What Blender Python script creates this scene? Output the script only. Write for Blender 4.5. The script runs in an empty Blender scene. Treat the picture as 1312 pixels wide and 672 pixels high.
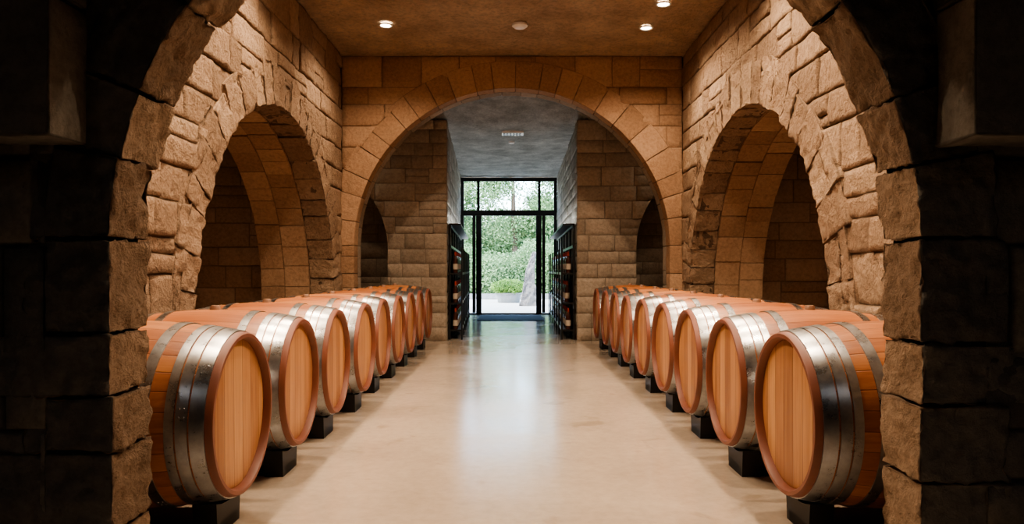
import bpy, math, random
from mathutils import Vector, noise
random.seed(7)
scene=bpy.context.scene
PI=math.pi

# ------------------------------------------------------------ materials
def newmat(name):
    m=bpy.data.materials.new(name); m.use_nodes=True
    nt=m.node_tree; b=nt.nodes['Principled BSDF']
    return m,nt,b
def N(nt,t,**kw):
    n=nt.nodes.new(t)
    for k,v in kw.items():
        if k in n.inputs.keys(): n.inputs[k].default_value=v
        else: setattr(n,k,v)
    return n
def L(nt,a,b): nt.links.new(a,b)
def ramp(nt,stops):
    r=nt.nodes.new('ShaderNodeValToRGB'); e=r.color_ramp.elements
    while len(e)<len(stops): e.new(0.5)
    for i,(p,c) in enumerate(stops):
        e[i].position=p; e[i].color=(c[0],c[1],c[2],1)
    return r
def mixc(nt,fac,a,b,mode='MIX'):
    m=nt.nodes.new('ShaderNodeMix'); m.data_type='RGBA'; m.blend_type=mode
    for s,v in ((0,fac),(6,a),(7,b)):
        if hasattr(v,'is_linked'): L(nt,v,m.inputs[s])
        else: m.inputs[s].default_value=v if s==0 else (v[0],v[1],v[2],1)
    return m.outputs[2]
def math_(nt,op,a,b=None):
    m=nt.nodes.new('ShaderNodeMath'); m.operation=op
    for i,v in enumerate((a,b)):
        if v is None: continue
        if hasattr(v,'is_linked'): L(nt,v,m.inputs[i])
        else: m.inputs[i].default_value=v
    return m.outputs[0]

def stone_mat(name,dark,mid,light,mortar,bump=0.5,scale=1.0,dist=0.02):
    m,nt,b=newmat(name)
    geo=N(nt,'ShaderNodeNewGeometry'); P=geo.outputs['Position']
    at=N(nt,'ShaderNodeVertexColor',layer_name='col')
    sep=N(nt,'ShaderNodeSeparateColor'); L(nt,at.outputs['Color'],sep.inputs[0])
    n1=N(nt,'ShaderNodeTexNoise',Scale=2.5*scale,Detail=6.0,Roughness=0.6); L(nt,P,n1.inputs['Vector'])
    n2=N(nt,'ShaderNodeTexNoise',Scale=28.0*scale,Detail=8.0,Roughness=0.7); L(nt,P,n2.inputs['Vector'])
    v=math_(nt,'ADD',math_(nt,'MULTIPLY',sep.outputs[0],0.5),math_(nt,'MULTIPLY',n1.outputs[0],0.5))
    r=ramp(nt,[(0.2,dark),(0.5,mid),(0.85,light)]); L(nt,v,r.inputs[0])
    r2=ramp(nt,[(0.3,(0.55,0.53,0.51)),(0.6,(1,1,1))]); L(nt,n2.outputs[0],r2.inputs[0])
    c=mixc(nt,0.75,r.outputs[0],r2.outputs[0],'MULTIPLY')
    c2=mixc(nt,sep.outputs[1],mortar,c)
    L(nt,c2,b.inputs['Base Color']); b.inputs['Roughness'].default_value=0.92
    b.inputs['Specular IOR Level'].default_value=0.2
    n3=N(nt,'ShaderNodeTexNoise',Scale=60.0*scale,Detail=6.0,Roughness=0.75); L(nt,P,n3.inputs['Vector'])
    n4=N(nt,'ShaderNodeTexNoise',Scale=11.0*scale,Detail=3.0,Roughness=0.6,Distortion=0.6); L(nt,P,n4.inputs['Vector'])
    bp=N(nt,'ShaderNodeBump',Strength=bump,Distance=dist); 
    h=math_(nt,'ADD',math_(nt,'ADD',n2.outputs[0],math_(nt,'MULTIPLY',n3.outputs[0],0.5)),math_(nt,'MULTIPLY',n4.outputs[0],1.2))
    L(nt,h,bp.inputs['Height']); L(nt,bp.outputs[0],b.inputs['Normal'])
    return m
M_stone=stone_mat('sandstone',(0.32,0.195,0.12),(0.41,0.26,0.165),(0.51,0.335,0.22),(0.20,0.125,0.08),0.5)
M_stone_side=stone_mat('sandstone_rough',(0.30,0.20,0.135),(0.42,0.285,0.195),(0.56,0.40,0.28),(0.17,0.115,0.08),1.0,1.0,0.035)
M_stone_dark=stone_mat('stone_painted_shade',(0.13,0.12,0.11),(0.19,0.172,0.15),(0.25,0.225,0.19),(0.05,0.046,0.04),0.6)  # same stone, shade of the dim camera-side faces put into its colour
M_stone_grey=stone_mat('grey_sandstone',(0.25,0.20,0.155),(0.34,0.275,0.215),(0.43,0.355,0.285),(0.17,0.135,0.105),0.4)

def plaster(name,c1,c2,bump,sc,dist=0.05):
    m,nt,b=newmat(name)
    geo=N(nt,'ShaderNodeNewGeometry'); P=geo.outputs['Position']
    n1=N(nt,'ShaderNodeTexNoise',Scale=1.3*sc,Detail=8.0,Roughness=0.65); L(nt,P,n1.inputs['Vector'])
    n2=N(nt,'ShaderNodeTexNoise',Scale=14.0*sc,Detail=8.0,Roughness=0.7); L(nt,P,n2.inputs['Vector'])
    r=ramp(nt,[(0.3,c1),(0.7,c2)]); L(nt,n1.outputs[0],r.inputs[0])
    r2=ramp(nt,[(0.35,(0.62,0.62,0.62)),(0.55,(1,1,1))]); L(nt,n2.outputs[0],r2.inputs[0])
    L(nt,mixc(nt,0.7,r.outputs[0],r2.outputs[0],'MULTIPLY'),b.inputs['Base Color'])
    b.inputs['Roughness'].default_value=0.95
    bp=N(nt,'ShaderNodeBump',Strength=bump,Distance=dist)
    L(nt,math_(nt,'ADD',n2.outputs[0],n1.outputs[0]),bp.inputs['Height']); L(nt,bp.outputs[0],b.inputs['Normal'])
    return m
M_ceil=plaster('rough_ceiling_plaster',(0.58,0.38,0.24),(0.95,0.72,0.50),1.0,1.5,0.14)
M_ceil2=plaster('grey_ceiling_plaster',(0.36,0.37,0.34),(0.84,0.84,0.79),1.0,2.6,0.14)
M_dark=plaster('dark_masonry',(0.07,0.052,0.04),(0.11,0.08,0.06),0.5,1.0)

def simple(name,c,rough=0.5,metal=0.0,spec=0.5):
    m,nt,b=newmat(name)
    geo=N(nt,'ShaderNodeNewGeometry')
    n=N(nt,'ShaderNodeTexNoise',Scale=9.0,Detail=5.0); L(nt,geo.outputs['Position'],n.inputs['Vector'])
    r=ramp(nt,[(0.3,tuple(x*0.85 for x in c)),(0.7,tuple(min(1,x*1.12) for x in c))]); L(nt,n.outputs[0],r.inputs[0])
    L(nt,r.outputs[0],b.inputs['Base Color'])
    b.inputs['Roughness'].default_value=rough; b.inputs['Metallic'].default_value=metal
    b.inputs['Specular IOR Level'].default_value=spec
    return m
M_black=simple('black_metal',(0.012,0.012,0.013),0.4,0.3)
M_stand=simple('black_steel_cradle',(0.014,0.013,0.013),0.45,0.3)
M_mat=simple('rubber_mat',(0.035,0.04,0.05),0.9,0,0.15)
M_white=simple('white_plastic',(0.8,0.8,0.78),0.4)
M_shelf=simple('pale_shelf_edge',(0.45,0.50,0.46),0.4)
M_bglass=simple('dark_bottle_glass',(0.05,0.018,0.014),0.12)
M_caps=simple('red_capsule',(0.34,0.05,0.035),0.35)
M_label=simple('label_paper',(0.5,0.43,0.36),0.7)
M_concrete=simple('pale_concrete',(0.22,0.22,0.22),0.8)
M_rock=plaster('garden_rock',(0.17,0.155,0.15),(0.36,0.34,0.32),0.9,3.0)
M_bark=simple('bark',(0.10,0.07,0.05),0.9)

def floor_mat():
    m,nt,b=newmat('polished_concrete')
    geo=N(nt,'ShaderNodeNewGeometry'); P=geo.outputs['Position']
    n1=N(nt,'ShaderNodeTexNoise',Scale=0.9,Detail=7.0,Roughness=0.6,Distortion=0.4); L(nt,P,n1.inputs['Vector'])
    n2=N(nt,'ShaderNodeTexNoise',Scale=18.0,Detail=8.0,Roughness=0.7); L(nt,P,n2.inputs['Vector'])
    n3=N(nt,'ShaderNodeTexNoise',Scale=3.2,Detail=4.0,Roughness=0.5,Distortion=0.8); L(nt,P,n3.inputs['Vector'])
    r=ramp(nt,[(0.3,(0.37,0.30,0.24)),(0.55,(0.46,0.38,0.305)),(0.8,(0.52,0.435,0.355))]); L(nt,n1.outputs[0],r.inputs[0])
    r2=ramp(nt,[(0.3,(0.80,0.79,0.78)),(0.6,(1,1,1))]); L(nt,n2.outputs[0],r2.inputs[0])
    c=mixc(nt,0.7,r.outputs[0],r2.outputs[0],'MULTIPLY')
    r3=ramp(nt,[(0.28,(0.74,0.70,0.66)),(0.37,(1,1,1))]); L(nt,n3.outputs[0],r3.inputs[0])
    c=mixc(nt,0.8,c,r3.outputs[0],'MULTIPLY')
    L(nt,c,b.inputs['Base Color'])
    rr=ramp(nt,[(0.3,(0.13,)*3),(0.7,(0.23,)*3)]); L(nt,n1.outputs[0],rr.inputs[0])
    L(nt,rr.outputs[0],b.inputs['Roughness'])
    b.inputs['Specular IOR Level'].default_value=1.0
    bp=N(nt,'ShaderNodeBump',Strength=0.05,Distance=0.01); L(nt,n2.outputs[0],bp.inputs['Height']); L(nt,bp.outputs[0],b.inputs['Normal'])
    return m
M_floor=floor_mat()

def oak_mat(name,head):
    m,nt,b=newmat(name)
    tc=N(nt,'ShaderNodeTexCoord'); sx=N(nt,'ShaderNodeSeparateXYZ'); L(nt,tc.outputs['Object'],sx.inputs[0])
    oi=N(nt,'ShaderNodeObjectInfo')
    X,Y,Z=sx.outputs
    if head:
        u=math_(nt,'DIVIDE',Y,0.088)
    else:
        ang=math_(nt,'ARCTAN2',Y,Z); u=math_(nt,'MULTIPLY',ang,30/(2*PI))
    u=math_(nt,'ADD',u,40.5)
    idx=math_(nt,'FLOOR',u); fr=math_(nt,'FRACT',u)
    wn=N(nt,'ShaderNodeTexWhiteNoise',noise_dimensions='1D'); L(nt,math_(nt,'ADD',idx,math_(nt,'MULTIPLY',oi.outputs['Random'],97.0)),wn.inputs['W'])
    mp=N(nt,'ShaderNodeMapping'); L(nt,tc.outputs['Object'],mp.inputs['Vector'])
    mp.inputs['Scale'].default_value=(1,34,1.6) if head else (1.6,30,30)
    off=N(nt,'ShaderNodeCombineXYZ'); L(nt,math_(nt,'MULTIPLY',wn.outputs['Value'],20.0),off.inputs[0]); L(nt,math_(nt,'MULTIPLY',wn.outputs['Value'],13.0),off.inputs[2])
    va=N(nt,'ShaderNodeVectorMath',operation='ADD'); L(nt,mp.outputs[0],va.inputs[0]); L(nt,off.outputs[0],va.inputs[1])
    n1=N(nt,'ShaderNodeTexNoise',Scale=1.0,Detail=7.0,Roughness=0.65,Distortion=1.2); L(nt,va.outputs[0],n1.inputs['Vector'])
    v=math_(nt,'ADD',math_(nt,'MULTIPLY',n1.outputs[0],0.68),math_(nt,'MULTIPLY',wn.outputs['Value'],0.32))
    if head: r=ramp(nt,[(0.25,(0.24,0.095,0.04)),(0.5,(0.40,0.185,0.08)),(0.72,(0.54,0.285,0.13))])
    else: r=ramp(nt,[(0.25,(0.24,0.075,0.03)),(0.5,(0.39,0.145,0.058)),(0.75,(0.52,0.235,0.10))])
    L(nt,v,r.inputs[0])
    d=math_(nt,'ABSOLUTE',math_(nt,'SUBTRACT',fr,0.5))
    seam=ramp(nt,[(0.47,(1,1,1)),(0.49,(0.40,0.32,0.28))]); L(nt,d,seam.inputs[0])
    L(nt,mixc(nt,1.0,r.outputs[0],seam.outputs[0],'MULTIPLY'),b.inputs['Base Color'])
    b.inputs['Roughness'].default_value=0.36 if not head else 0.48
    hh=ramp(nt,[(0.46,(1,1,1)),(0.5,(0,0,0))]); L(nt,d,hh.inputs[0])
    bp=N(nt,'ShaderNodeBump',Strength=0.35,Distance=0.003); L(nt,math_(nt,'ADD',hh.outputs[0],math_(nt,'MULTIPLY',n1.outputs[0],0.4)),bp.inputs['Height']); L(nt,bp.outputs[0],b.inputs['Normal'])
    return m
M_oak=oak_mat('oak_staves',False); M_head=oak_mat('oak_head',True)
M_chime=simple('wine_stained_oak',(0.20,0.065,0.037),0.5)
def hoop_mat():
    m,nt,b=newmat('galvanised_hoop')
    tc=N(nt,'ShaderNodeTexCoord')
    n=N(nt,'ShaderNodeTexNoise',Scale=14.0,Detail=6.0,Roughness=0.7); L(nt,tc.outputs['Object'],n.inputs['Vector'])
    r=ramp(nt,[(0.3,(0.26,0.265,0.27)),(0.7,(0.44,0.445,0.45))]); L(nt,n.outputs[0],r.inputs[0]); L(nt,r.outputs[0],b.inputs['Base Color'])
    r2=ramp(nt,[(0.3,(0.24,)*3),(0.7,(0.36,)*3)]); L(nt,n.outputs[0],r2.inputs[0]); L(nt,r2.outputs[0],b.inputs['Roughness'])
    b.inputs['Metallic'].default_value=0.95
    return m
M_hoop=hoop_mat()
M_bung=simple('bung_silicone',(0.25,0.14,0.09),0.5)

def emis(name,c,s):
    m,nt,b=newmat(name); b.inputs['Emission Color'].default_value=(*c,1); b.inputs['Emission Strength'].default_value=s
    return m
M_lamp=emis('lamp_glow',(1.0,0.88,0.70),25)
M_added_strip=emis('added_strip_glow',(0.92,0.96,1.0),2)  # glow of the added fill strip on the racks

def glass_mat():
    m=bpy.data.materials.new('door_glass'); m.use_nodes=True; nt=m.node_tree; nt.nodes.clear()
    o=N(nt,'ShaderNodeOutputMaterial'); t=N(nt,'ShaderNodeBsdfTransparent'); t.inputs[0].default_value=(0.93,0.97,0.96,1)
    g=N(nt,'ShaderNodeBsdfGlossy'); g.inputs['Roughness'].default_value=0.02
    f=N(nt,'ShaderNodeFresnel',IOR=1.45); mx=N(nt,'ShaderNodeMixShader')
    L(nt,f.outputs[0],mx.inputs[0]); L(nt,t.outputs[0],mx.inputs[1]); L(nt,g.outputs[0],mx.inputs[2]); L(nt,mx.outputs[0],o.inputs[0])
    return m
M_glass=glass_mat()
def leaf_mat(name,c1,c2):
    m,nt,b=newmat(name)
    geo=N(nt,'ShaderNodeNewGeometry')
    n=N(nt,'ShaderNodeTexNoise',Scale=1.3,Detail=5.0,Roughness=0.8); L(nt,geo.outputs['Position'],n.inputs['Vector'])
    wn=math_(nt,'ADD',math_(nt,'MULTIPLY',geo.outputs['Random Per Island'],0.5),math_(nt,'MULTIPLY',n.outputs[0],1.4))
    r=ramp(nt,[(0.4,c1),(0.85,c2)]); L(nt,math_(nt,'MULTIPLY',wn,0.68),r.inputs[0])
    L(nt,r.outputs[0],b.inputs['Base Color']); b.inputs['Roughness'].default_value=0.6; b.inputs['Specular IOR Level'].default_value=0.25
    tr=N(nt,'ShaderNodeBsdfTranslucent'); L(nt,r.outputs[0],tr.inputs[0])
    mx=N(nt,'ShaderNodeMixShader'); mx.inputs[0].default_value=0.35
    o=[x for x in nt.nodes if x.type=='OUTPUT_MATERIAL'][0]
    L(nt,b.outputs[0],mx.inputs[1]); L(nt,tr.outputs[0],mx.inputs[2]); L(nt,mx.outputs[0],o.inputs[0])
    return m
M_leaf=leaf_mat('tree_leaves',(0.055,0.12,0.045),(0.31,0.45,0.22))
M_leaf2=leaf_mat('boxwood_leaves',(0.06,0.15,0.03),(0.26,0.42,0.10))
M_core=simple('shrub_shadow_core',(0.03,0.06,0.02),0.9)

# ------------------------------------------------------------ mesh builder
class MB:
    def __init__(s): s.v=[];s.f=[];s.m=[];s.c=[]
    def add(s,vs,fs,mi=0,cols=None):
        o=len(s.v); s.v+=vs; s.f+=[tuple(i+o for i in f) for f in fs]; s.m+=(mi if isinstance(mi,list) else [mi]*len(fs))
        s.c+= cols if cols else [(0.5,1,0.5,1)]*len(vs)
    def box(s,x0,x1,y0,y1,z0,z1,mi=0,bev=0.0):
        if bev<=0:
            vs=[(x,y,z) for x in (x0,x1) for y in (y0,y1) for z in (z0,z1)]
            fs=[(0,1,3,2),(4,6,7,5),(0,4,5,1),(2,3,7,6),(0,2,6,4),(1,5,7,3)]
            s.add(vs,fs,mi)
        else:
            import bmesh
            bm=bmesh.new(); bmesh.ops.create_cube(bm,size=1)
            for v in bm.verts:
                v.co=((x0+x1)/2+v.co.x*(x1-x0),(y0+y1)/2+v.co.y*(y1-y0),(z0+z1)/2+v.co.z*(z1-z0))
            bmesh.ops.bevel(bm,geom=bm.edges[:],offset=bev,segments=2,affect='EDGES')
            bm.verts.index_update()
            s.add([tuple(v.co) for v in bm.verts],[tuple(v.index for v in f.verts) for f in bm.faces],mi); bm.free()
    def lathe(s,prof,seg,fn,mi=0,cap0=False,cap1=False):
        vs=[];fs=[]
        for r,h in prof:
            for k in range(seg):
                a=2*PI*k/seg; vs.append(tuple(fn(r*math.cos(a),r*math.sin(a),h)))
        for i in range(len(prof)-1):
            for k in range(seg):
                k2=(k+1)%seg; fs.append((i*seg+k,i*seg+k2,(i+1)*seg+k2,(i+1)*seg+k))
        if cap0: fs.append(tuple(range(seg-1,-1,-1)))
        if cap1: fs.append(tuple((len(prof)-1)*seg+k for k in range(seg)))
        s.add(vs,fs,mi)
    def obj(s,name,mats,smooth=True,angle=None):
        me=bpy.data.meshes.new(name); me.from_pydata(s.v,[],s.f); 
        for m in mats: me.materials.append(m)
        me.polygons.foreach_set('material_index',s.m)
        me.polygons.foreach_set('use_smooth',[smooth]*len(s.f))
        ca=me.color_attributes.new('col','FLOAT_COLOR','POINT')
        ca.data.foreach_set('color',[x for c in s.c for x in c])
        me.update()
        if angle is not None:
            try: me.set_sharp_from_angle(angle=math.radians(angle))
            except Exception: pass
        o=bpy.data.objects.new(name,me); scene.collection.objects.link(o); return o

def axl(lo,hi,res,bev):
    bev=min(bev,(hi-lo)*0.3)
    n=max(1,int(round((hi-lo-2*bev)/res)))
    return [lo,lo+bev*0.45]+[lo+bev+(hi-lo-2*bev)*i/n for i in range(n+1)]+[hi-bev*0.45,hi]
def nz(p,f=1.0):
    r=1-abs(noise.noise(p*6*f))*2
    return noise.noise(p*3.5*f)*0.45+r*0.22+noise.noise(p*13*f)*0.3+noise.noise(p*29*f)*0.2

def block(B,fn,a0,a1,b0,b1,c0,c1,res=0.03,bev=0.015,rough=0.01,mi=0,f=1.0,mfront=None,mort=0.35):
    A=[axl(a0,a1,res,bev),axl(b0,b1,res,bev),axl(c0,c1,res,bev)]
    lo=(a0,b0,c0); hi=(a1,b1,c1)
    bv=min(bev,*( (hi[i]-lo[i])*0.3 for i in range(3)))
    idx={}; vs=[]; cols=[]; off=Vector((random.random()*50,random.random()*50,random.random()*50))
    rnd=random.random()
    def g(i,j,k):
        key=(i,j,k)
        if key in idx: return idx[key]
        p=Vector((A[0][i],A[1][j],A[2][k]))
        q=Vector([min(max(p[t],lo[t]+bv),hi[t]-bv) for t in range(3)])
        d=p-q; n=d.normalized() if d.length>1e-9 else Vector((0,0,0))
        w=nz(p+off,f)*rough
        nb=sum(1 for t in range(3) if min(p[t]-lo[t],hi[t]-p[t])<bv*0.5)
        if abs(n.x)>0.9: w*=0.15
        pp=q+n*(bv+w-rough*0.25)
        idx[key]=len(vs); vs.append(tuple(fn(pp.x,pp.y,pp.z))); cols.append((rnd,1.0 if nb<2 else mort,0,1))
        return idx[key]
    fs=[];ms=[]; na,nb_,nc=(len(a)-1 for a in A)
    mf=mi if mfront is None else mfront
    for i in range(na):
        for j in range(nb_):
            fs.append((g(i,j,0),g(i,j+1,0),g(i+1,j+1,0),g(i+1,j,0))); ms.append(mf)
            fs.append((g(i,j,nc),g(i+1,j,nc),g(i+1,j+1,nc),g(i,j+1,nc))); ms.append(mi)
    for i in range(na):
        for k in range(nc):
            fs.append((g(i,0,k),g(i+1,0,k),g(i+1,0,k+1),g(i,0,k+1)))
            fs.append((g(i,nb_,k),g(i,nb_,k+1),g(i+1,nb_,k+1),g(i+1,nb_,k))); ms+=[mi,mi]
    for j in range(nb_):
        for k in range(nc):
            fs.append((g(0,j,k),g(0,j,k+1),g(0,j+1,k+1),g(0,j+1,k)))
            fs.append((g(na,j,k),g(na,j+1,k),g(na,j+1,k+1),g(na,j,k+1))); ms+=[mi,mi]
    B.add(vs,fs,ms,cols)

def patch(B,F,a0,a1,b0,b1,res,depth,bev,rough,clip=None,mi=0,off_amp=0.006):
    A=axl(a0,a1,res,bev); Bb=axl(b0,b1,res,bev)
    if clip:
        ac,zc,R=clip
        def ins(a,b): 
            if b<zc: return abs(a-ac)<R
            return (a-ac)**2+(b-zc)**2<R*R
        if all(ins(a,b) for a,b in ((a0,b0),(a1,b0),(a0,b1),(a1,b1),((a0+a1)/2,(b0+b1)/2))): return
    off=Vector((random.random()*50,random.random()*50,random.random()*50)); rnd=random.random(); oh=(random.random()-0.5)*2*off_amp
    tx=(random.random()-0.5)*off_amp*2; 
    vs=[];cols=[];fs=[]
    for a in A:
        for b in Bb:
            e=min(a-a0,a1-a,b-b0,b1-b)/bev; e=max(0,min(1,e)); s=e*e*(3-2*e) if e<1 else 1
            h=-depth*(1-s)+s*(oh+tx*(a-a0)/(a1-a0)+nz(Vector((a,b,0))+off)*rough)
            wb=0.010 if rough>0.012 else 0.004
            a_=a+wb*noise.noise(Vector((a*5,b*5,3.1))); b_=b+wb*noise.noise(Vector((a*5,b*5,9.7)))
            if clip and ins(a,b):
                a_,b_=a,b
                if b<zc: a_=ac+(R if a>ac else -R)
                else:
                    dx,dz=a-ac,b-zc; l=math.hypot(dx,dz) or 1; a_=ac+dx/l*R; b_=zc+dz/l*R
            vs.append(tuple(F(a_,b_,-h))); cols.append((rnd,0.15+0.85*s,0,1))
    n=len(Bb)
    for i in range(len(A)-1):
        for j in range(n-1):
            fs.append((i*n+j,(i+1)*n+j,(i+1)*n+j+1,i*n+j+1))
    B.add(vs,fs,mi,cols)

def courses(B,F,a0,a1,z0,z1,hm,wm,clip=None,res=0.05,depth=0.018,bev=0.02,rough=0.008,mi=0,off_amp=0.006):
    z=z0
    while z<z1-1e-4:
        h=hm*random.uniform(0.72,1.3)
        if z+h>z1-hm*0.5: h=z1-z
        a=a0
        first=True
        while a<a1-1e-4:
            w=wm*random.uniform(0.55,1.6)
            if first: w*=random.uniform(0.5,1); first=False
            if a+w>a1-wm*0.45: w=a1-a
            if random.random()<0.15 and h>hm*0.9 and hm>0.2:
                hs=h*random.uniform(0.4,0.6)
                patch(B,F,a,a+w,z,z+hs,res,depth,bev,rough,clip,mi,off_amp); patch(B,F,a,a+w,z+hs,z+h,res,depth,bev,rough,clip,mi,off_amp)
            else: patch(B,F,a,a+w,z,z+h,res,depth,bev,rough,clip,mi,off_amp)
            a+=w
        z+=h

def arch(B,F,ac,zc,R,ring,depths,vw=0.2,qh=0.2,proud=0.012,res=0.03,bev=0.015,rough=0.01,mi=0,ringvar=0.0,base=0.0,mi2=None,f=1.0,mfront=None,rough2=None,bev2=None,jit=0.0):
    if mi2 is None: mi2=mi
    def fr(a,b,c):
        t=PI-a/R; return F(ac+math.cos(t)*b,zc+math.sin(t)*b,c)
    Ltot=PI*R; 
    d0=-proud
    for di,d1 in enumerate(depths):
        rg=rough if di==0 or rough2 is None else rough2; bv=bev if di==0 or bev2 is None else bev2
        mm=mi if di==0 else mi2; mf=mfront if di==0 else None
        n=max(5,int(round(Ltot/vw))); ws=[random.uniform(0.7,1.35) for _ in range(n)]; S=sum(ws); a=0
        for w in ws:
            w=w/S*Ltot
            r1=R+(ring+random.uniform(-ringvar,ringvar) if di==0 else 0.12)
            j=random.uniform(-jit,jit)
            block(B,fr,a,a+w,R+j,r1,d0,d1,res,bv,rg,mm,f,mf); a+=w
        for sg in (-1,1):
            z=base; k=0
            while z<zc-1e-4:
                h=qh*random.uniform(0.7,1.35)
                if z+h>zc-qh*0.5: h=zc-z
                w=(ring+(0.1 if k%2 else 0.0)+random.uniform(-0.01,0.03)) if di==0 else 0.12
                fn=(lambda a,b,c,sg=sg: F(ac+sg*b,a,c))
                j=random.uniform(-jit,jit)
                block(B,fn,z,z+h,R+j,R+w,d0,d1,res,bv,rg,mm,f,mf); z+=h;k+=1
        d0=d1

def arch_plate(B,F,a0,a1,z0,z1,ac,zc,R,c,mi=0):
    pts=[(ac-R,z0)]
    n=48
    for i in range(n+1):
        t=PI-PI*i/n; pts.append((ac+math.cos(t)*R,zc+math.sin(t)*R))
    pts.append((ac+R,z0))
    vs=[];fs=[]
    for i,(a,z) in enumerate(pts):
        if i==0: o=(a0,z0)
        elif i==len(pts)-1: o=(a1,z0)
        else:
            u=(i-1)/n
            if u<0.25: o=(a0,zc+(z1-zc)*u/0.25)
            elif u<=0.75: o=(a0+(a1-a0)*(u-0.25)/0.5,z1)
            else: o=(a1,z1-(z1-zc)*(u-0.75)/0.25)
        vs.append(tuple(F(a,z,c))); vs.append(tuple(F(o[0],o[1],c)))
    for i in range(len(pts)-1): fs.append((2*i,2*i+1,2*i+3,2*i+2))
    B.add(vs,fs,mi,[(0.3,0.0,0,1)]*len(vs))
def arch_tube(B,F,z0,ac,zc,R,c0,c1,mi=0):
    pts=[(ac-R,z0)]+[(ac+math.cos(PI-PI*i/48)*R,zc+math.sin(PI-PI*i/48)*R) for i in range(49)]+[(ac+R,z0)]
    vs=[];fs=[]
    for a,z in pts: vs.append(tuple(F(a,z,c0))); vs.append(tuple(F(a,z,c1)))
    for i in range(len(pts)-1): fs.append((2*i,2*i+1,2*i+3,2*i+2))
    B.add(vs,fs,mi,[(0.3,0.0,0,1)]*len(vs))

# ------------------------------------------------------------ masonry
HC=3.63; HC2=3.03
W=2.1
YF=2.15; YFB=2.38; YM=8.90; YMB=9.30; YP=10.05; YD=15.84
B=MB(); F=lambda a,b,c:(a,YF+c,b); FX=0.012
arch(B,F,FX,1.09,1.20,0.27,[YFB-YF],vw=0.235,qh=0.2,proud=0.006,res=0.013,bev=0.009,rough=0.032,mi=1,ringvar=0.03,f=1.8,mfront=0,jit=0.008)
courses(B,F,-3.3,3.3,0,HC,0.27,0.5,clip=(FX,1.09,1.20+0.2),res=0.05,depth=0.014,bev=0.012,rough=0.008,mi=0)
arch_plate(B,F,-3.3,3.3,0,HC,FX,1.09,1.24,0.04,0)
arch_plate(B,F,-3.3,3.3,0,HC,FX,1.09,1.24,YFB-YF-0.01,1)
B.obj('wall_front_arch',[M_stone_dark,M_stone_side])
AC,AZ,AR=6.64,0.60,1.86
for name,sg in (('wall_left',-1),('wall_right',1)):
    B=MB(); F=(lambda a,b,c,sg=sg:(sg*(W+c),a,b))
    arch(B,F,AC,AZ,AR,0.36,[0.28,0.57,0.85],vw=0.24,qh=0.2,proud=0.016,res=0.024,bev=0.011,rough=0.040,mi=0,ringvar=0.06,mi2=1,rough2=0.006,bev2=0.007,jit=0.010,f=1.3)
    courses(B,F,YFB,YM,0,HC,0.25,0.42,clip=(AC,AZ,AR+0.24),res=0.03,depth=0.018,bev=0.012,rough=0.026,mi=0,off_amp=0.008)
    arch_plate(B,F,YFB,YM,0,HC,AC,AZ,AR+0.04,0.05,0)
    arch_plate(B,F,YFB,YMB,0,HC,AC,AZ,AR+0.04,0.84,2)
    arch_tube(B,F,0,AC,AZ,AR+0.02,0.03,0.84,0)
    B.obj(name,[M_stone_side,M_stone,M_dark])
B=MB(); F=lambda a,b,c:(a,YM+c,b); MR=1.94
arch(B,F,0,1.29,MR,0.34,[0.2,0.4],vw=0.27,qh=0.24,proud=0.008,res=0.05,bev=0.008,rough=0.014,mi=0,mi2=1)
courses(B,F,-W,W,0,HC,0.235,0.42,clip=(0,1.29,MR+0.28),res=0.06,depth=0.010,bev=0.008,rough=0.010,off_amp=0.006)
arch_plate(B,F,-4.3,4.3,0,HC,0,1.29,MR+0.035,0.05,0)
arch_plate(B,F,-4.3,4.3,0,HC,0,1.29,MR+0.035,0.39,1)
arch_tube(B,F,0,0,1.29,MR+0.02,0.03,0.39,1)
B.obj('wall_middle_arch',[M_stone,M_stone_grey])
def wx(y,sg): 
    t=(y-YP)/(15.9-YP); return (-(0.905+(1.13-0.905)*t) if sg<0 else 0.905+(0.99-0.905)*t)
M_corr=stone_mat('corridor_stone',(0.26,0.235,0.20),(0.37,0.335,0.285),(0.48,0.44,0.375),(0.13,0.115,0.095),0.8)
for name,sg in (('wall_pier_left',-1),('wall_pier_right',1)):
    B=MB(); F=(lambda a,b,c,sg=sg:(sg*a,YP+c,b))
    courses(B,F,0.905,4.25,0,HC2+0.05,0.21,0.36,clip=(2.98,1.27,1.25),res=0.07,depth=0.008,bev=0.007,rough=0.006,off_amp=0.003)
    arch_tube(B,F,0,2.98,1.27,1.25,0.0,0.5)
    F3=(lambda a,b,c,sg=sg:(sg*a,YP+0.5+c,b))
    courses(B,F3,1.4,4.3,0,HC2,0.21,0.4,res=0.12,depth=0.008,bev=0.007,rough=0.006,mi=0)
    Lc=YD-YP
    G=(lambda a,b,c,sg=sg:(wx(YP+a,sg)+sg*c,YP+a,b))
    courses(B,G,0,Lc,0,HC2+0.05,0.21,0.36,res=0.05,depth=0.014,bev=0.012,rough=0.012,mi=2,off_amp=0.005)
    B.obj(name,[M_stone_grey,M_dark,M_corr])
for name,sg in (('wall_aisle_left',-1),('wall_aisle_right',1)):
    B=MB(); F=(lambda a,b,c,sg=sg:(sg*(3.9+c),a,b))
    courses(B,F,YFB,YM,0,HC,0.25,0.45,res=0.12,depth=0.010,bev=0.012,rough=0.008)
    F2=(lambda a,b,c,sg=sg:(sg*a,YM-0.02+c,b))
    courses(B,F2,2.95,3.9,0,HC,0.25,0.45,res=0.12,depth=0.010,bev=0.012,rough=0.008)
    B.obj(name,[M_stone])
B=MB(); B.box(-4.6,4.6,-4.2,-4.0,0,4.0); B.obj('wall_back',[M_dark],False)
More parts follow.
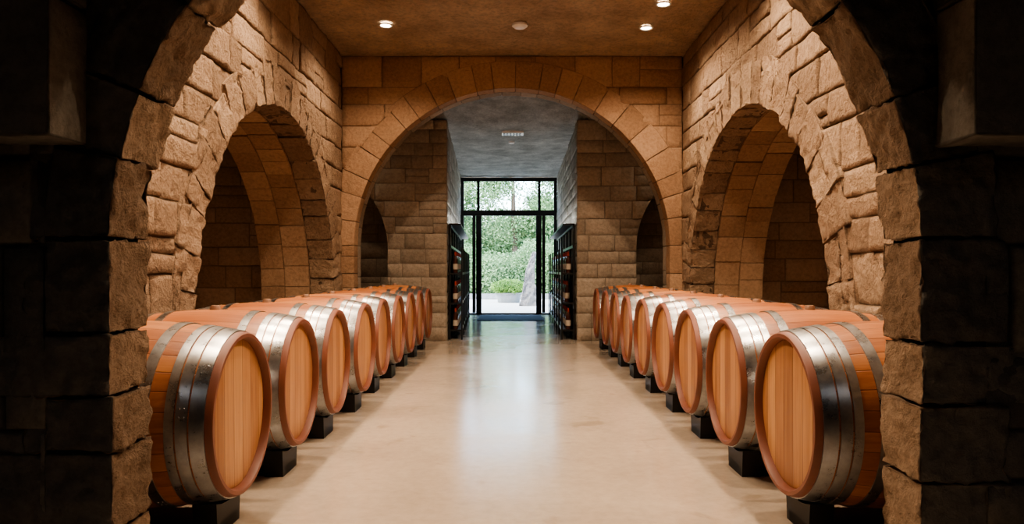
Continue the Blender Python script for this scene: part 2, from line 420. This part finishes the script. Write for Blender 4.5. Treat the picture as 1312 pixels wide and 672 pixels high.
for nm,x0,x1 in (('wall_outer_left',-4.6,-4.35),('wall_outer_right',4.35,4.6)):
    B=MB(); B.box(x0,x1,-4.0,16.2,0,4.0); B.obj(nm,[M_dark],False)
B=MB(); B.box(-4.35,-1.16,15.95,16.2,0,4.0); B.box(1.02,4.35,15.95,16.2,0,4.0); B.box(-1.16,1.02,15.95,16.2,HC2,4.0)
B.obj('wall_entrance',[M_stone_grey],False)
def grid_plane(name,x0,x1,y0,y1,zf,mat,amp,res=0.12):
    B=MB(); nx=int((x1-x0)/res); ny=int((y1-y0)/res); vs=[];fs=[]
    for i in range(nx+1):
        for j in range(ny+1):
            x=x0+(x1-x0)*i/nx; y=y0+(y1-y0)*j/ny
            vs.append((x,y,zf(y)+amp*nz(Vector((x,y,0)),0.5)))
    for i in range(nx):
        for j in range(ny):
            k=i*(ny+1)+j; fs.append((k,k+1,k+ny+2,k+ny+1))
    B.add(vs,fs); return B.obj(name,[mat])
grid_plane('ceiling',-4.35,4.35,-4.0,YM+0.05,lambda y:HC,M_ceil,0.035,0.08)
def zc2(y): 
    t=max(0,min(1,(10.6-y)/(10.6-9.28))); t=t*t*(3-2*t); return HC2+0.24*t
grid_plane('ceiling_corridor',-4.35,4.35,YMB-0.02,15.98,zc2,M_ceil2,0.045,0.06)
B=MB(); B.box(-4.6,4.6,-4.2,16.2,4.0,4.2); B.obj('ceiling_roof_slab',[M_dark],False)
B=MB(); B.box(-4.6,4.6,-4.2,16.2,-0.2,0.0); B.obj('floor',[M_floor],False)

for sg in (-1,1):
    B=MB(); Fn=lambda a,b,c,sg=sg:(sg*a,b,c)
    z=1.36
    for k,(h,xi,yi) in enumerate(((0.40,1.25,1.95),(0.60,1.25,1.95),(1.27,1.25,1.95))):
        block(B,Fn,xi,3.2,yi,YF-0.01,z,z+h,0.05,0.012,0.02); z+=h
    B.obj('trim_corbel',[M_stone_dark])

# ------------------------------------------------------------ barrels
ZC=0.445; RB=0.355; RH=0.308; LB=0.87
def rad(x):
    t=abs(x)/(LB/2); return RB-(RB-RH)*t*t
def barrel_mesh():
    B=MB(); seg=96
    fn=lambda a,b,h:(h,b,a)
    h2=LB/2
    prof=[(rad(-h2+0.034+(LB-0.068)*i/24),-h2+0.034+(LB-0.068)*i/24) for i in range(25)]
    B.lathe(prof,seg,fn,0)
    for s in (-1,1):
        pr=[(rad(h2-0.034),s*(h2-0.034)),(rad(h2)+0.001,s*(h2-0.006)),(rad(h2)-0.004,s*h2),(rad(h2)-0.017,s*h2),(rad(h2)-0.023,s*(h2-0.008)),(rad(h2)-0.027,s*(h2-0.034))]
        B.lathe(pr,seg,fn,2)
        rr=rad(h2)-0.026
        B.lathe([(rr,s*(h2-0.032)),(rr-0.006,s*(h2-0.0285)),(0.15,s*(h2-0.028)),(0.001,s*(h2-0.028))],seg,fn,1)
        for (d0,d1) in ((0.026,0.074),(0.080,0.118),(0.124,0.154),(0.210,0.248)):
            pr=[]
            for i in range(5):
                x=h2-d0-(d1-d0)*i/4; pr.append((rad(x)+0.004,s*x))
            x0=h2-d0;x1=h2-d1
            pr=[(rad(x0)-0.002,s*x0)]+pr+[(rad(x1)-0.002,s*x1)]
            B.lathe(pr,seg,fn,3)
            ang=0.6+d0*9
            for q in (0.0,0.03):
                for e in (0.3,0.7):
                    x=h2-d0-(d1-d0)*e; r=rad(x)+0.0035
                    c=(s*x,r*math.sin(ang+q/r),r*math.cos(ang+q/r))
                    nrm=Vector((0,math.sin(ang),math.cos(ang))); tg=Vector((0,math.cos(ang),-math.sin(ang)))
                    vs=[];k=6
                    for (rr2,hh) in ((0.004,0),(0.003,0.002),(0.0005,0.003)):
                        for j in range(k):
                            a=2*PI*j/k; p=Vector(c)+Vector((1,0,0))*rr2*math.cos(a)+tg*rr2*math.sin(a)+nrm*hh; vs.append(tuple(p))
                    fs=[(i*k+j,i*k+(j+1)%k,(i+1)*k+(j+1)%k,(i+1)*k+j) for i in range(2) for j in range(k)]
                    B.add(vs,fs,3)
    B.lathe([(0.026,RB-0.004),(0.024,RB+0.012),(0.020,RB+0.02),(0.0005,RB+0.021)],20,lambda a,b,h:(a,b,h),4)
    return B
bm0=barrel_mesh().obj('wine_barrel',[M_oak,M_head,M_chime,M_hoop,M_bung],True,40)
bmesh_data=bm0.data; bpy.data.objects.remove(bm0)
def cradle_mesh():
    B=MB()
    B.box(-0.37,0.37,-0.09,0.09,0.0,0.05,0,0.004)
    for xc in (-0.325,0.325):
        r=rad(xc)+0.009; prof=[]
        n=16; half=0.118
        for i in range(n+1):
            y=-half+2*half*i/n; prof.append((y,ZC-math.sqrt(r*r-y*y)))
        x0,x1=xc-0.045,xc+0.045
        vs=[];fs=[]
        for x in (x0,x1):
            for y,z in prof: vs.append((x,y,z))
            for y,z in prof: vs.append((x,y*0.9,0.0))
        m=n+1
        for i in range(n):
            fs.append((i,i+1,m+i+1,m+i)); fs.append((2*m+i,3*m+i,3*m+i+1,2*m+i+1)); fs.append((i,2*m+i,2*m+i+1,i+1))
            fs.append((m+i,m+i+1,3*m+i+1,3*m+i))
        fs.append((0,m,3*m,2*m)); fs.append((n,2*m+n,3*m+n,m+n))
        B.add(vs,fs)
    return B
c0=cradle_mesh().obj('barrel_cradle',[M_stand],False); cd=c0.data; bpy.data.objects.remove(c0)
for sg,xf in ((-1,1.035),(1,1.045)):
    for k in range(9):
        y=2.79+0.783*k
        o=bpy.data.objects.new('wine_barrel',bmesh_data); scene.collection.objects.link(o)
        jx=random.uniform(-0.008,0.008) if k<8 else 0
        o.location=(sg*(xf+LB/2+jx),y,ZC)
        o.rotation_euler=(random.uniform(-0.02,0.02) ,0,(0 if sg>0 else PI)+random.uniform(-0.012,0.012))
        c=bpy.data.objects.new('barrel_cradle',cd); scene.collection.objects.link(c); c.location=(sg*(xf+LB/2+jx),y,0)

# ------------------------------------------------------------ entrance door
B=MB(); y0,y1=15.86,15.94; XL,XR=-1.13,0.99; cx=-0.07; H=HC2-0.02
def fb(x0,x1,z0,z1,a=y0,b=y1): B.box(x0,x1,a,b,z0,z1,0,0.004)
fb(XL,XL+0.07,0,H); fb(XR-0.07,XR,0,H); fb(XL+0.07,XR-0.07,H-0.08,H)
fb(XL+0.07,XR-0.07,2.17,2.29,y0-0.04,y1)
fb(XL+0.07,XR-0.07,0.0,0.03)
fb(cx-0.72,cx-0.60,0,2.17); fb(cx+0.60,cx+0.72,0,2.17)
fb(cx-0.70,cx-0.64,2.29,H-0.08); fb(cx+0.64,cx+0.70,2.29,H-0.08)
fb(cx-0.80,cx-0.73,0.04,2.17,y0-0.035,y0-0.004); fb(cx+0.73,cx+0.80,0.04,2.17,y0-0.035,y0-0.004)
B.box(cx-0.09,cx+0.09,y0-0.09,y0-0.04,2.19,2.25,0,0.006)
for s in (-1,1): B.box(cx+s*0.765-0.012,cx+s*0.765+0.012,y0-0.07,y0-0.045,0.85,1.35,0,0.004)
yg=15.90
for (a,b,c,d) in ((XL+0.07,cx-0.72,0.03,2.17),(cx+0.72,XR-0.07,0.03,2.17),(XL+0.07,cx-0.70,2.29,H-0.08),(cx-0.64,cx+0.64,2.29,H-0.08),(cx+0.70,XR-0.07,2.29,H-0.08),(cx-0.60,cx+0.60,0.03,2.17)):
    B.add([(a,yg,c),(b,yg,c),(b,yg,d),(a,yg,d)],[(0,1,2,3)],1)
B.obj('door_1',[M_black,M_glass],False)
B=MB(); B.box(-0.68,0.62,13.9,15.5,0.0005,0.012,0,0.004); B.obj('door_mat',[M_mat],False)

# ------------------------------------------------------------ wine racks
def rack(sg):
    B=MB(); ya,yb=10.2,15.0; d=0.17
    n=6
    for i in range(n+1):
        y=ya+(yb-ya)*i/n; x=wx(y,sg)-sg*0.02
        for xx in (x,x-sg*d):
            B.box(min(xx,xx-sg*0.025),max(xx,xx-sg*0.025),y-0.014,y+0.014,0,1.62 if xx==x else 1.30,0,0.003)
    def strip(z0,z1,o0,o1,mi,ys=ya,ye=yb):
        vs=[]
        for y in (ys,ye):
            x=wx(y,sg)-sg*0.02
            for o in (o0,o1):
                for z in (z0,z1): vs.append((x-sg*o,y,z))
        B.add(vs,[(0,1,3,2),(4,6,7,5),(0,4,5,1),(2,3,7,6),(0,2,6,4),(1,5,7,3)],mi)
    for z in (0.12,0.50,0.92):
        strip(z,z+0.025,0.0,d,0); strip(z-0.004,z+0.03,d,d+0.012,1)
    strip(1.30,1.34,0,0.03,0); strip(1.59,1.62,0,0.03,0)
    for z in (0.145,0.525,0.945):
        cnt=44
        for i in range(cnt):
            y=ya+0.06+(yb-ya-0.12)*i/(cnt-1)
            if random.random()<0.06: continue
            x=wx(y,sg)-sg*0.11
            pr=[(0.001,0.0),(0.036,0.001),(0.037,0.02),(0.037,0.185),(0.030,0.215),(0.015,0.245)]
            B.lathe(pr,12,lambda a,b,h,x=x,y=y,z=z:(x+a,y+b,z+h),2)
            B.lathe([(0.0155,0.242),(0.0150,0.30),(0.001,0.302)],10,lambda a,b,h,x=x,y=y,z=z:(x+a,y+b,z+h),3)
            B.lathe([(0.0375,0.05),(0.0375,0.13)],12,lambda a,b,h,x=x,y=y,z=z:(x+a,y+b,z+h),4)
    strip(1.62,1.645,0.0,0.17,0); strip(1.6455,1.647,0.13,0.16,5)  # ledge and glowing strip added to go with the fill light
    r=B.obj('wine_rack',[M_black,M_shelf,M_bglass,M_caps,M_label,M_added_strip],True,35)
    ym=(ya+yb)/2
    l=bpy.data.lights.new('rack_added_fill','AREA'); l.shape='RECTANGLE'; l.size=0.03; l.size_y=yb-ya-0.1; l.energy=12; l.color=(0.95,0.98,1.0)  # added fill lamp, brightens corridor walls and ceiling
    lo=bpy.data.objects.new('rack_added_fill',l); scene.collection.objects.link(lo); lo.parent=r; lo.location=(wx(ym,sg)-sg*0.165,ym,1.66); lo.rotation_euler=(PI,sg*0.35,0)
rack(-1); rack(1)

# ------------------------------------------------------------ ceiling fittings
WARM=(1.0,0.77,0.54)
def downlight(x,y,z,power,col=WARM,size=145,blend=0.85,r=0.055):
    B=MB()
    B.lathe([(r+0.022,0.0),(r+0.020,-0.008),(r+0.004,-0.010),(r,-0.004),(r-0.004,0.012)],32,lambda a,b,h:(a,b,h),0)
    B.lathe([(r-0.003,0.0),(0.001,0.0)],32,lambda a,b,h:(a,b,h),1)
    o=B.obj('recessed_downlight',[M_white,M_lamp]); o.location=(x,y,z-0.02)
    l=bpy.data.lights.new('bulb','SPOT'); l.energy=power; l.color=col; l.spot_size=math.radians(size); l.spot_blend=blend; l.shadow_soft_size=0.04
    lo=bpy.data.objects.new('bulb',l); scene.collection.objects.link(lo); lo.parent=o; lo.location=(0,0,-0.03)
P0=150
for (x,y,p) in ((-1.35,7.72,1.0),(1.45,7.8,1.0),(1.49,7.1,0.5),(-1.40,5.6,1.35),(1.40,5.6,1.35),(-1.38,4.2,1.3),(1.38,4.2,1.3),(-1.3,3.0,1.25),(1.3,3.0,1.25),(0.0,4.9,0.55),(0.0,3.3,0.75)):
    downlight(x,y,HC,P0*p)
for sg in (-1,1): downlight(sg*3.35,6.3,HC,26)  # added fill lamps out of view, lift the dark aisles
for sg in (-1,1): downlight(sg*2.7,9.7,HC2+0.16,28)  # added fill lamps hidden behind the middle arch, lighten niches and piers
for sg in (-1,1): downlight(sg*1.8,-1.6,HC,22,(0.92,0.95,1.0),150)  # added fill lamps behind the camera, lift the dark front walls
B=MB(); B.lathe([(0.085,0.01),(0.085,-0.012),(0.06,-0.03),(0.045,-0.034),(0.001,-0.036)],32,lambda a,b,h:(a,b,h),0); o=B.obj('smoke_detector',[M_white],True,40); o.location=(0.085,7.75,HC-0.01)
B=MB(); z=HC2-0.01
B.box(-0.15,0.17,10.62,10.86,z-0.015,z+0.03,0,0.003)
for i in range(6): B.box(-0.13+i*0.047,-0.13+i*0.047+0.03,10.65,10.83,z-0.02,z-0.0145,1)
B.obj('air_vent',[M_white,M_black],False)
B=MB(); B.lathe([(0.05,0.02),(0.05,-0.02),(0.03,-0.035),(0.001,-0.037)],24,lambda a,b,h:(a,b,h),0); o=B.obj('smoke_detector',[M_white],True,40); o.location=(-0.01,11.5,HC2)

# ------------------------------------------------------------ garden
B=MB(); B.box(-30,30,16.2,60,-0.2,-0.02); 
def ground_mat():
    m,nt,b=newmat('pale_gravel'); geo=N(nt,'ShaderNodeNewGeometry')
    n=N(nt,'ShaderNodeTexNoise',Scale=30.0,Detail=6.0); L(nt,geo.outputs['Position'],n.inputs['Vector'])
    r=ramp(nt,[(0.3,(0.32,0.305,0.28)),(0.7,(0.50,0.48,0.445))]); L(nt,n.outputs[0],r.inputs[0]); L(nt,r.outputs[0],b.inputs['Base Color']); b.inputs['Roughness'].default_value=0.9
    return m
B.obj('ground_outside',[ground_mat()],False)
def leaves(B,c,r,n,size,mi,shell=0.55):
    vs=[];fs=[]
    for i in range(n):
        d=Vector((random.gauss(0,1),random.gauss(0,1),random.gauss(0,1))).normalized()
        q=random.uniform(shell,1.05)*(1+0.22*noise.noise(d*2.5+Vector(c)))
        p=Vector((c[0]+d.x*r[0]*q,c[1]+d.y*r[1]*q,c[2]+d.z*r[2]*q))
        if p.z<-0.01: continue
        u=Vector((random.gauss(0,1),random.gauss(0,1),random.gauss(0,1))).normalized()
        w=u.cross(Vector((random.gauss(0,1),random.gauss(0,1),random.gauss(0,1)))).normalized()
        s=size*random.uniform(0.6,1.3); k=len(vs)
        vs+=[tuple(p-u*s),tuple(p+w*s*0.45),tuple(p+u*s),tuple(p-w*s*0.45)]; fs.append((k,k+1,k+2,k+3))
    B.add(vs,fs,mi)
def core(B,c,r,mi):
    n=14;vs=[];fs=[]
    for i in range(n+1):
        t=PI*i/n
        for j in range(20):
            a=2*PI*j/20; vs.append((c[0]+r[0]*math.sin(t)*math.cos(a),c[1]+r[1]*math.sin(t)*math.sin(a),max(-0.015,c[2]+r[2]*math.cos(t))))
    for i in range(n):
        for j in range(20): fs.append((i*20+j,i*20+(j+1)%20,(i+1)*20+(j+1)%20,(i+1)*20+j))
    B.add(vs,fs,mi)
for (x,y,rx,rz) in ((-3.6,26,1.7,1.3),(-1.9,27.5,1.4,1.2),(-0.5,26.5,1.2,1.0),(0.9,27,1.2,1.3),(2.5,26.2,1.4,1.5),(4.3,27,1.6,1.7)):
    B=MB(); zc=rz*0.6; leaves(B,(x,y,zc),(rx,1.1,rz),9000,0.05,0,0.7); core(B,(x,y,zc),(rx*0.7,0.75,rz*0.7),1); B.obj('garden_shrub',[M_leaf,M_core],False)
for (x,y,h) in ((-5.0,31,6.5),(-2.4,32,5.4),(0.1,31.5,5.9),(2.7,32,5.6),(5.6,31,6.8)):
    B=MB()
    B.lathe([(0.2,-0.02),(0.14,1.0),(0.11,h*0.6),(0.03,h*0.95)],10,lambda a,b,hh,x=x,y=y:(x+a+0.1*math.sin(hh),y+b,hh),1)
    for k in range(18):
        c=(x+random.uniform(-1.5,1.5),y+random.uniform(-0.9,0.9),1.0+(h-1.0)*k/17); r=random.uniform(0.75,1.15)
        leaves(B,c,(r,r,r*0.75),1300,0.065,0,0.35)
        if k%3==0: B.add([(x,y,c[2]*0.7),(x+0.05,y,c[2]*0.7),(c[0]+0.02,c[1],c[2]),(c[0],c[1],c[2])],[(0,1,2,3)],1)
    B.obj('garden_tree',[M_leaf,M_bark],False)
B=MB()
for i in range(9):
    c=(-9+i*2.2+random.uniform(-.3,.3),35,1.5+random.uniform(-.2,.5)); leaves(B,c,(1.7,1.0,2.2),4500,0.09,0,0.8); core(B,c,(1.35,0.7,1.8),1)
B.obj('garden_hedge',[M_leaf,M_core],False)
B=MB(); 
B.lathe([(0.26,-0.02),(0.28,0.0),(0.31,0.22),(0.34,0.24),(0.34,0.28),(0.30,0.28),(0.28,0.2),(0.001,0.2)],32,lambda a,b,h:(-0.1+a*1.2,22+b,h),1)
leaves(B,(-0.1,22,0.45),(0.52,0.48,0.24),7000,0.024,0,0.8); core(B,(-0.1,22,0.45),(0.45,0.41,0.2),2)
B.obj('potted_boxwood',[M_leaf2,M_concrete,M_core],True,40)
B=MB()
def sfn(a,b,c):
    t=c/1.5; w=1-0.78*t
    return (0.42+a*w+0.17*t+0.03*math.sin(c*5),20+b*(1-0.5*t),c-0.03)
block(B,sfn,-0.26,0.24,-0.16,0.16,0,1.5,0.05,0.03,0.12,0,0.8)
B.obj('standing_stone',[M_rock],True,50)
B=MB(); B.box(-8,8,24.3,24.6,-0.02,0.16,0,0.02); B.obj('garden_kerb',[M_concrete],False)

# ------------------------------------------------------------ outdoor light
w=bpy.data.worlds.new('World'); scene.world=w; w.use_nodes=True; nt=w.node_tree
bg=nt.nodes['Background']; sky=nt.nodes.new('ShaderNodeTexSky'); 
try:
    sky.sky_type='NISHITA'; sky.sun_disc=False; sky.sun_elevation=math.radians(50); sky.sun_rotation=math.radians(200)
except Exception as e: print(e)
L(nt,sky.outputs[0],bg.inputs['Color']); bg.inputs['Strength'].default_value=2.1
s=bpy.data.lights.new('sun','SUN'); s.energy=15; s.angle=math.radians(1.5); s.color=(1,0.95,0.86)
so=bpy.data.objects.new('sun',s); scene.collection.objects.link(so)
so.rotation_euler=Vector((0.55,0.12,-0.8)).to_track_quat('-Z','Y').to_euler()
p=bpy.data.lights.new('door_sky_portal','AREA'); p.shape='RECTANGLE'; p.size=2.1; p.size_y=3.0; p.cycles.is_portal=True
po=bpy.data.objects.new('door_sky_portal',p); scene.collection.objects.link(po); po.location=(-0.07,16.0,1.5); po.rotation_euler=(-PI/2,0,0)

# ------------------------------------------------------------ camera
cam=bpy.data.cameras.new('camera'); co=bpy.data.objects.new('camera',cam); scene.collection.objects.link(co)
cam.sensor_width=36; cam.lens=36*925/1312; cam.shift_y=9/1312; cam.clip_start=0.05; cam.clip_end=300
co.location=(0,0,1.0); co.rotation_euler=(PI/2,0,0)
scene.camera=co
try:
    scene.view_settings.view_transform='AgX'; scene.view_settings.look='AgX - Medium High Contrast'; scene.view_settings.exposure=0.25
except Exception as e: print(e)
